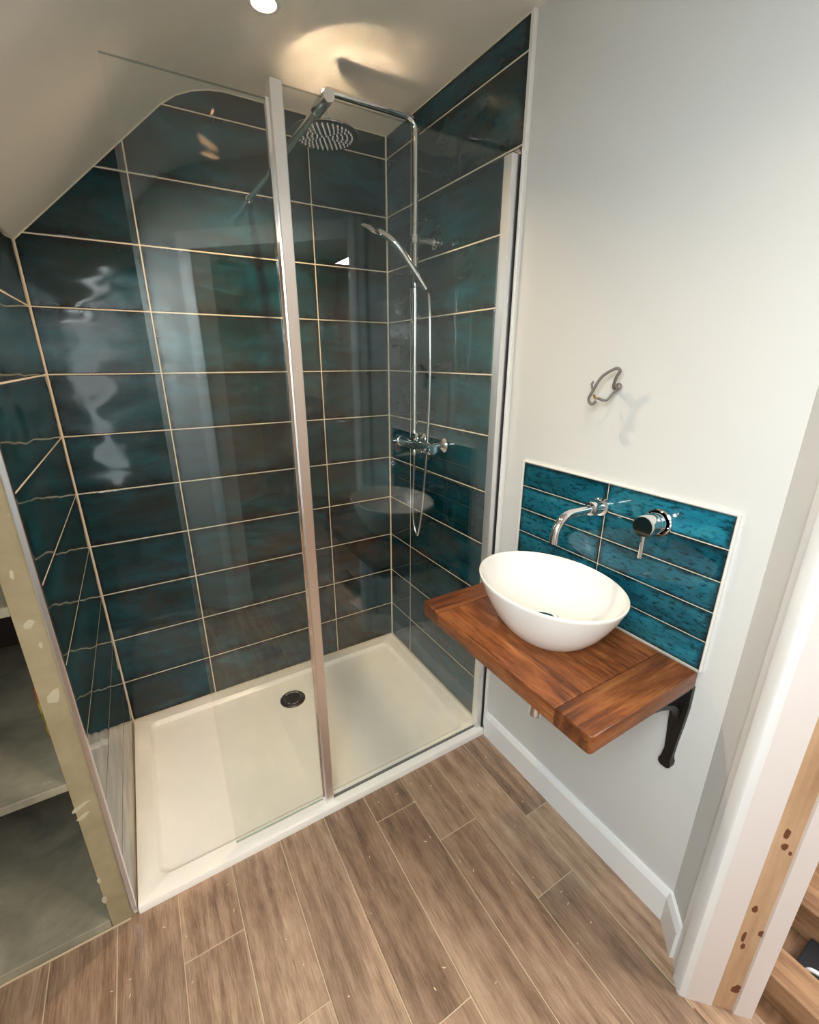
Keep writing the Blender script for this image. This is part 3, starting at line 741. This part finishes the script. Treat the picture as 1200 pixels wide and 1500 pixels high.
# cast iron brackets
def bracket(y, label):
    t = thing('shelf_bracket', label, 'bracket', (0.01, y, VZ - VT))
    zt = VZ - VT
    # wall leg: tapering strip with a rounded foot
    bm = new()
    prof = [(0.019, 0.0), (0.020, -0.06), (0.017, -0.12), (0.013, -0.17), (0.0105, -0.215), (0.0115, -0.226), (0.0150, -0.234), (0.0145, -0.246), (0.008, -0.252)]
    pl = [(a, b) for a, b in prof] + [(-a, b) for a, b in reversed(prof)]
    prism(bm, pl, 0, 1, lambda a, b, z: Vector((0.0095 - z * (0.013 + (0.009 if b < -0.215 else 0)), y + a, zt + b - 0.0005)))
    part('wall_leg', bm, 'iron', t, 30)
    bm = new(); prism(bm, [(-0.004, 0.015), (-0.30, 0.012), (-0.315, 0.0), (-0.30, -0.012), (-0.004, -0.015)], zt - 0.011, zt - 0.0005, lambda a, b, z: Vector((a, y + b, z)))
    part('shelf_arm', bm, 'iron', t)
    cv = arc((-0.215, y, zt - 0.175), 0.0, 0, 1, 1, (1, 0, 0), (0, 0, 1))[:0]
    for i in range(15):
        a = math.pi / 2 * i / 14
        cv.append(Vector((-0.205 + 0.200 * math.sin(a), y, zt - 0.010 - 0.098 * (1 - math.cos(a)))))
    bm = new(); rings = []
    for i, p in enumerate(cv):
        d = (cv[min(i + 1, 14)] - cv[max(i - 1, 0)]).normalized(); nn = Vector((d.z, 0, -d.x))
        rings.append([bm.verts.new(p + nn * a + Vector((0, b, 0))) for a, b in ((0.006, 0.007), (0.006, -0.007), (-0.006, -0.007), (-0.006, 0.007))])
    for A, B in zip(rings, rings[1:]):
        for k2 in range(4): bm.faces.new((A[k2], A[(k2 + 1) % 4], B[(k2 + 1) % 4], B[k2]))
    bm.faces.new(rings[0]); bm.faces.new(list(reversed(rings[-1])))
    part('curved_brace', bm, 'iron', t)
bracket(-1.466, 'black cast iron shelf bracket below the splashback edge by the doorway')
bracket(-0.910, 'black cast iron shelf bracket hidden under the shelf end beside the shower')

tp = thing('bottle_trap', 'chrome bottle trap hanging below the wooden shelf', 'waste trap', (-0.165, -1.175, 0.46))
part('tail_pipe', tube(new(), [(-0.165, -1.175, VZ - VT - 0.0005), (-0.165, -1.175, 0.56)], 0.016, 20), 'chrome', tp, 40)
part('trap_body', lathe(new(), [(0, 0), (0.012, 0.0), (0.020, 0.004), (0.0215, 0.010), (0.0215, 0.100), (0.024, 0.104), (0.024, 0.122), (0.016, 0.126)], (-0.165, -1.175, 0.462), seg=28), 'chrome', tp, 40)
part('outlet_pipe', tube(new(), [(-0.15, -1.175, 0.535), (0.0095, -1.175, 0.535)], 0.0155, 20), 'chrome', tp, 40)

# loose cable where a wall light will go
cb = thing('wall_cable', 'loop of loose grey electrical cable sticking out of the white wall', 'cable', (0.01, -1.17, 1.38))
cp = [(905, 566, 0.012), (903, 571, -0.010), (897, 577.5, -0.022), (888, 586.5, -0.030), (876, 583.5, -0.034)]
P = [px(u, v, X, x) for u, v, x in cp]
part('sheath', tube(new(), bez(P, 8), 0.0032, 10), 'cable', cb, 40)
cp = [(901, 570, 0.012), (899, 566, -0.014), (903, 553, -0.026), (908.5, 543.5, -0.030), (902, 540, -0.034), (882, 552, -0.040), (869, 572, -0.044), (862.5, 585, -0.044), (867, 592, -0.044), (873, 588, -0.042)]
part('sheath', tube(new(), bez([px(u, v, X, x) for u, v, x in cp], 8), 0.0036, 10), 'cable', cb, 40)
part('bare_wire', tube(new(), bez([px(876, 583.5, X, -0.034), px(872, 583, X, -0.038), px(870, 578, X, -0.040)], 6), 0.0028, 8), 'copper', cb, 40, label='bare brass coloured wire end')
part('cable_end', tube(new(), [px(868, 572, X, -0.044), px(867, 563, X, -0.040), px(869.5, 558.5, X, -0.036)], [0.0022, 0.0032, 0.0026], 8), 'cable', cb, 40)
part('cable_curl', tube(new(), arc(px(906.5, 566, X, -0.006), 0.0065, 0, 5.2, 16, (0, 1, 0), (0, 0, 1)), 0.0022, 8), 'cable', cb, 40)

# ------------------------------------------------------------------ downlights
def downlight(x, y, label, energy):
    t = thing('downlight', label, 'downlight', (x, y, CZ), group='recessed ceiling downlights')
    part('bezel', lathe(new(), [(0.030, 0.0), (0.031, -0.004), (0.040, -0.0045), (0.0435, -0.002), (0.0440, 0.0005)], (x, y, CZ), seg=40), 'white_plastic', t, 40)
    part('bulb', lathe(new(), [(0, -0.0005), (0.0295, -0.0005), (0.0305, 0.0004), (0, 0.0004)][:3], (x, y, CZ - 0.0015), seg=32), 'lamp', t, 40)
    o = light('downlight_beam', 'SPOT', (x, y, CZ - 0.012), energy, (1.0, 0.72, 0.46), (0, 0, 0), spot_size=math.radians(130), spot_blend=0.8, shadow_soft_size=0.016)
    o.parent = t; o.location = (0, 0, -0.012)
downlight(-0.584, -0.458, 'glowing recessed downlight in the flat ceiling above the shower tray', 50)
downlight(-0.637, -1.668, 'glowing recessed downlight in the flat ceiling outside the shower', 16)

# ------------------------------------------------------------------ alcove beside the shower
AX1 = -1.2975
def ashelf(z, label):
    o = obj('alcove_shelf', box(new(), (-1.739, -0.786, z - 0.022), (AX1 - 0.001, -0.022, z), 0.0015, 1), 'shelf_board')
    o['label'] = label; o['category'] = 'shelf'; o['group'] = 'alcove shelves'
    return o
ashelf(0.492, 'dusty grey board shelf in the alcove, middle of three')
ashelf(0.968, 'dusty grey board shelf in the alcove with the white edge, topmost of three')
o = obj('alcove_plinth_shelf', box(new(), (-1.739, -0.7875, FZ), (AX1 - 0.009, -0.022, 0.003), 0.0015, 1), 'shelf_board')
o['label'] = 'dusty grey base board of the alcove resting on the floor'; o['category'] = 'shelf'
part('bead', box(new(), (-1.739, -0.793, FZ - 0.0005), (-1.262, -0.7885, FZ + 0.005), 0.001, 1), 'floor_joint', o)
o = obj('white_panel', box(new(), (-1.72, -0.60, 0.9685), (-1.36, -0.58, 1.10), 0.003, 1), 'white_plastic')
o['label'] = 'white offcut panel standing on the top alcove shelf'; o['category'] = 'panel'
# crumpled packet on the middle shelf
N = NT('printed_packet'); vv = N.coords(rand=False); nz = N.noise(vv, 16, 3, 0.5, 0.6)
N.set(Base_Color=N.ramp(nz, [(0.35, srgb(60, 96, 40)), (0.48, srgb(190, 170, 60)), (0.58, srgb(150, 70, 35)), (0.70, srgb(200, 120, 60))]), Roughness=0.4)
M['packet'] = N.m
bm = new(); box(bm, (-1.360, -0.60, 0.4925), (-1.306, -0.50, 0.66), 0.012, 3)
rnd = random.Random(3)
for v in bm.verts:
    if v.co.z > 0.5: v.co += Vector((rnd.uniform(-.006, .006), rnd.uniform(-.006, .006), rnd.uniform(-.006, .006)))
o = obj('packet', bm, 'packet', None, 60); o['label'] = 'small green and orange packet on the alcove shelf behind the partition'; o['category'] = 'packet'

# ------------------------------------------------------------------ things on the landing
def timber(name, p, q, w, h, mat, label, cat, group=None, roll=0):
    """rectangular bar from p to q (centre line of its underside)"""
    p, q = Vector(p), Vector(q); d = q - p; L = d.length
    bm = box(new(), (0, -w / 2, 0), (L, w / 2, h), 0.003, 1)
    o = obj(name, bm, mat); o['label'] = label; o['category'] = cat
    if group: o['group'] = group
    xa = d.normalized(); ya = Vector((0, 0, 1)).cross(xa).normalized(); za = xa.cross(ya)
    m = Matrix((xa, ya, za)).transposed().to_4x4(); m.translation = p; o.matrix_world = m
    return o
LF = FZ - 0.0038
timber('timber_beam', (0.100, -1.715, LF), (0.100, -2.30, LF), 0.086, 0.088, 'timber', 'rough brown timber beam lying on the landing floor beside the door frame', 'timber')
timber('timber_slab', (0.445, -1.50, LF), (0.445, -2.30, LF), 0.310, 0.100, 'timber', 'wide orange timber slab lying on the landing floor behind the black box', 'timber')
tc_ = thing('black_box', 'low black box between the timber beam and the slab', 'tool case', (0.216, -1.86, LF))  # plain low black box with a white curved tube on top
part('box_body', box(new(), (0.160, -2.02, LF), (0.276, -1.78, LF + 0.040), 0.006, 2), 'black_plastic', tc_, 40)
part('white_curve', tube(new(), bez([(0.172, -1.800, LF + 0.040), (0.176, -1.812, LF + 0.058), (0.182, -1.850, LF + 0.064), (0.186, -1.888, LF + 0.058), (0.188, -1.900, LF + 0.040)], 6), 0.005, 10), 'white_plastic', tc_, 40, label='white curved tube on the black box')
o = obj('plasterboard_offcut', prism(new(), [(0.012, -1.80), (0.050, -1.86), (0.046, -2.02), (-0.052, -1.98), (-0.040, -1.86)], LF, LF + 0.012), 'pinkboard')
o['label'] = 'pale pink plasterboard offcut on the landing floor beside the timber beam'; o['category'] = 'board'
# sawdust crumbs and paint flecks left on the plank floor
bm = new(); rnd = random.Random(21)
for i in range(70):
    x, y = rnd.uniform(-1.35, -0.03), rnd.uniform(-1.5, -0.81)
    a, L, w_ = rnd.uniform(0, 6.28), rnd.uniform(0.0015, 0.006), rnd.uniform(0.0008, 0.0018)
    c_, s_ = math.cos(a), math.sin(a)
    prism(bm, [(x + c_ * L, y + s_ * L), (x - s_ * w_, y + c_ * w_), (x - c_ * L, y - s_ * L), (x + s_ * w_, y - c_ * w_)], FZ, FZ + rnd.uniform(0.0006, 0.0016))
o = obj('sawdust', bm, 'fleck'); o['kind'] = 'stuff'; o['label'] = 'pale sawdust crumbs scattered over the plank floor'; o['category'] = 'sawdust'
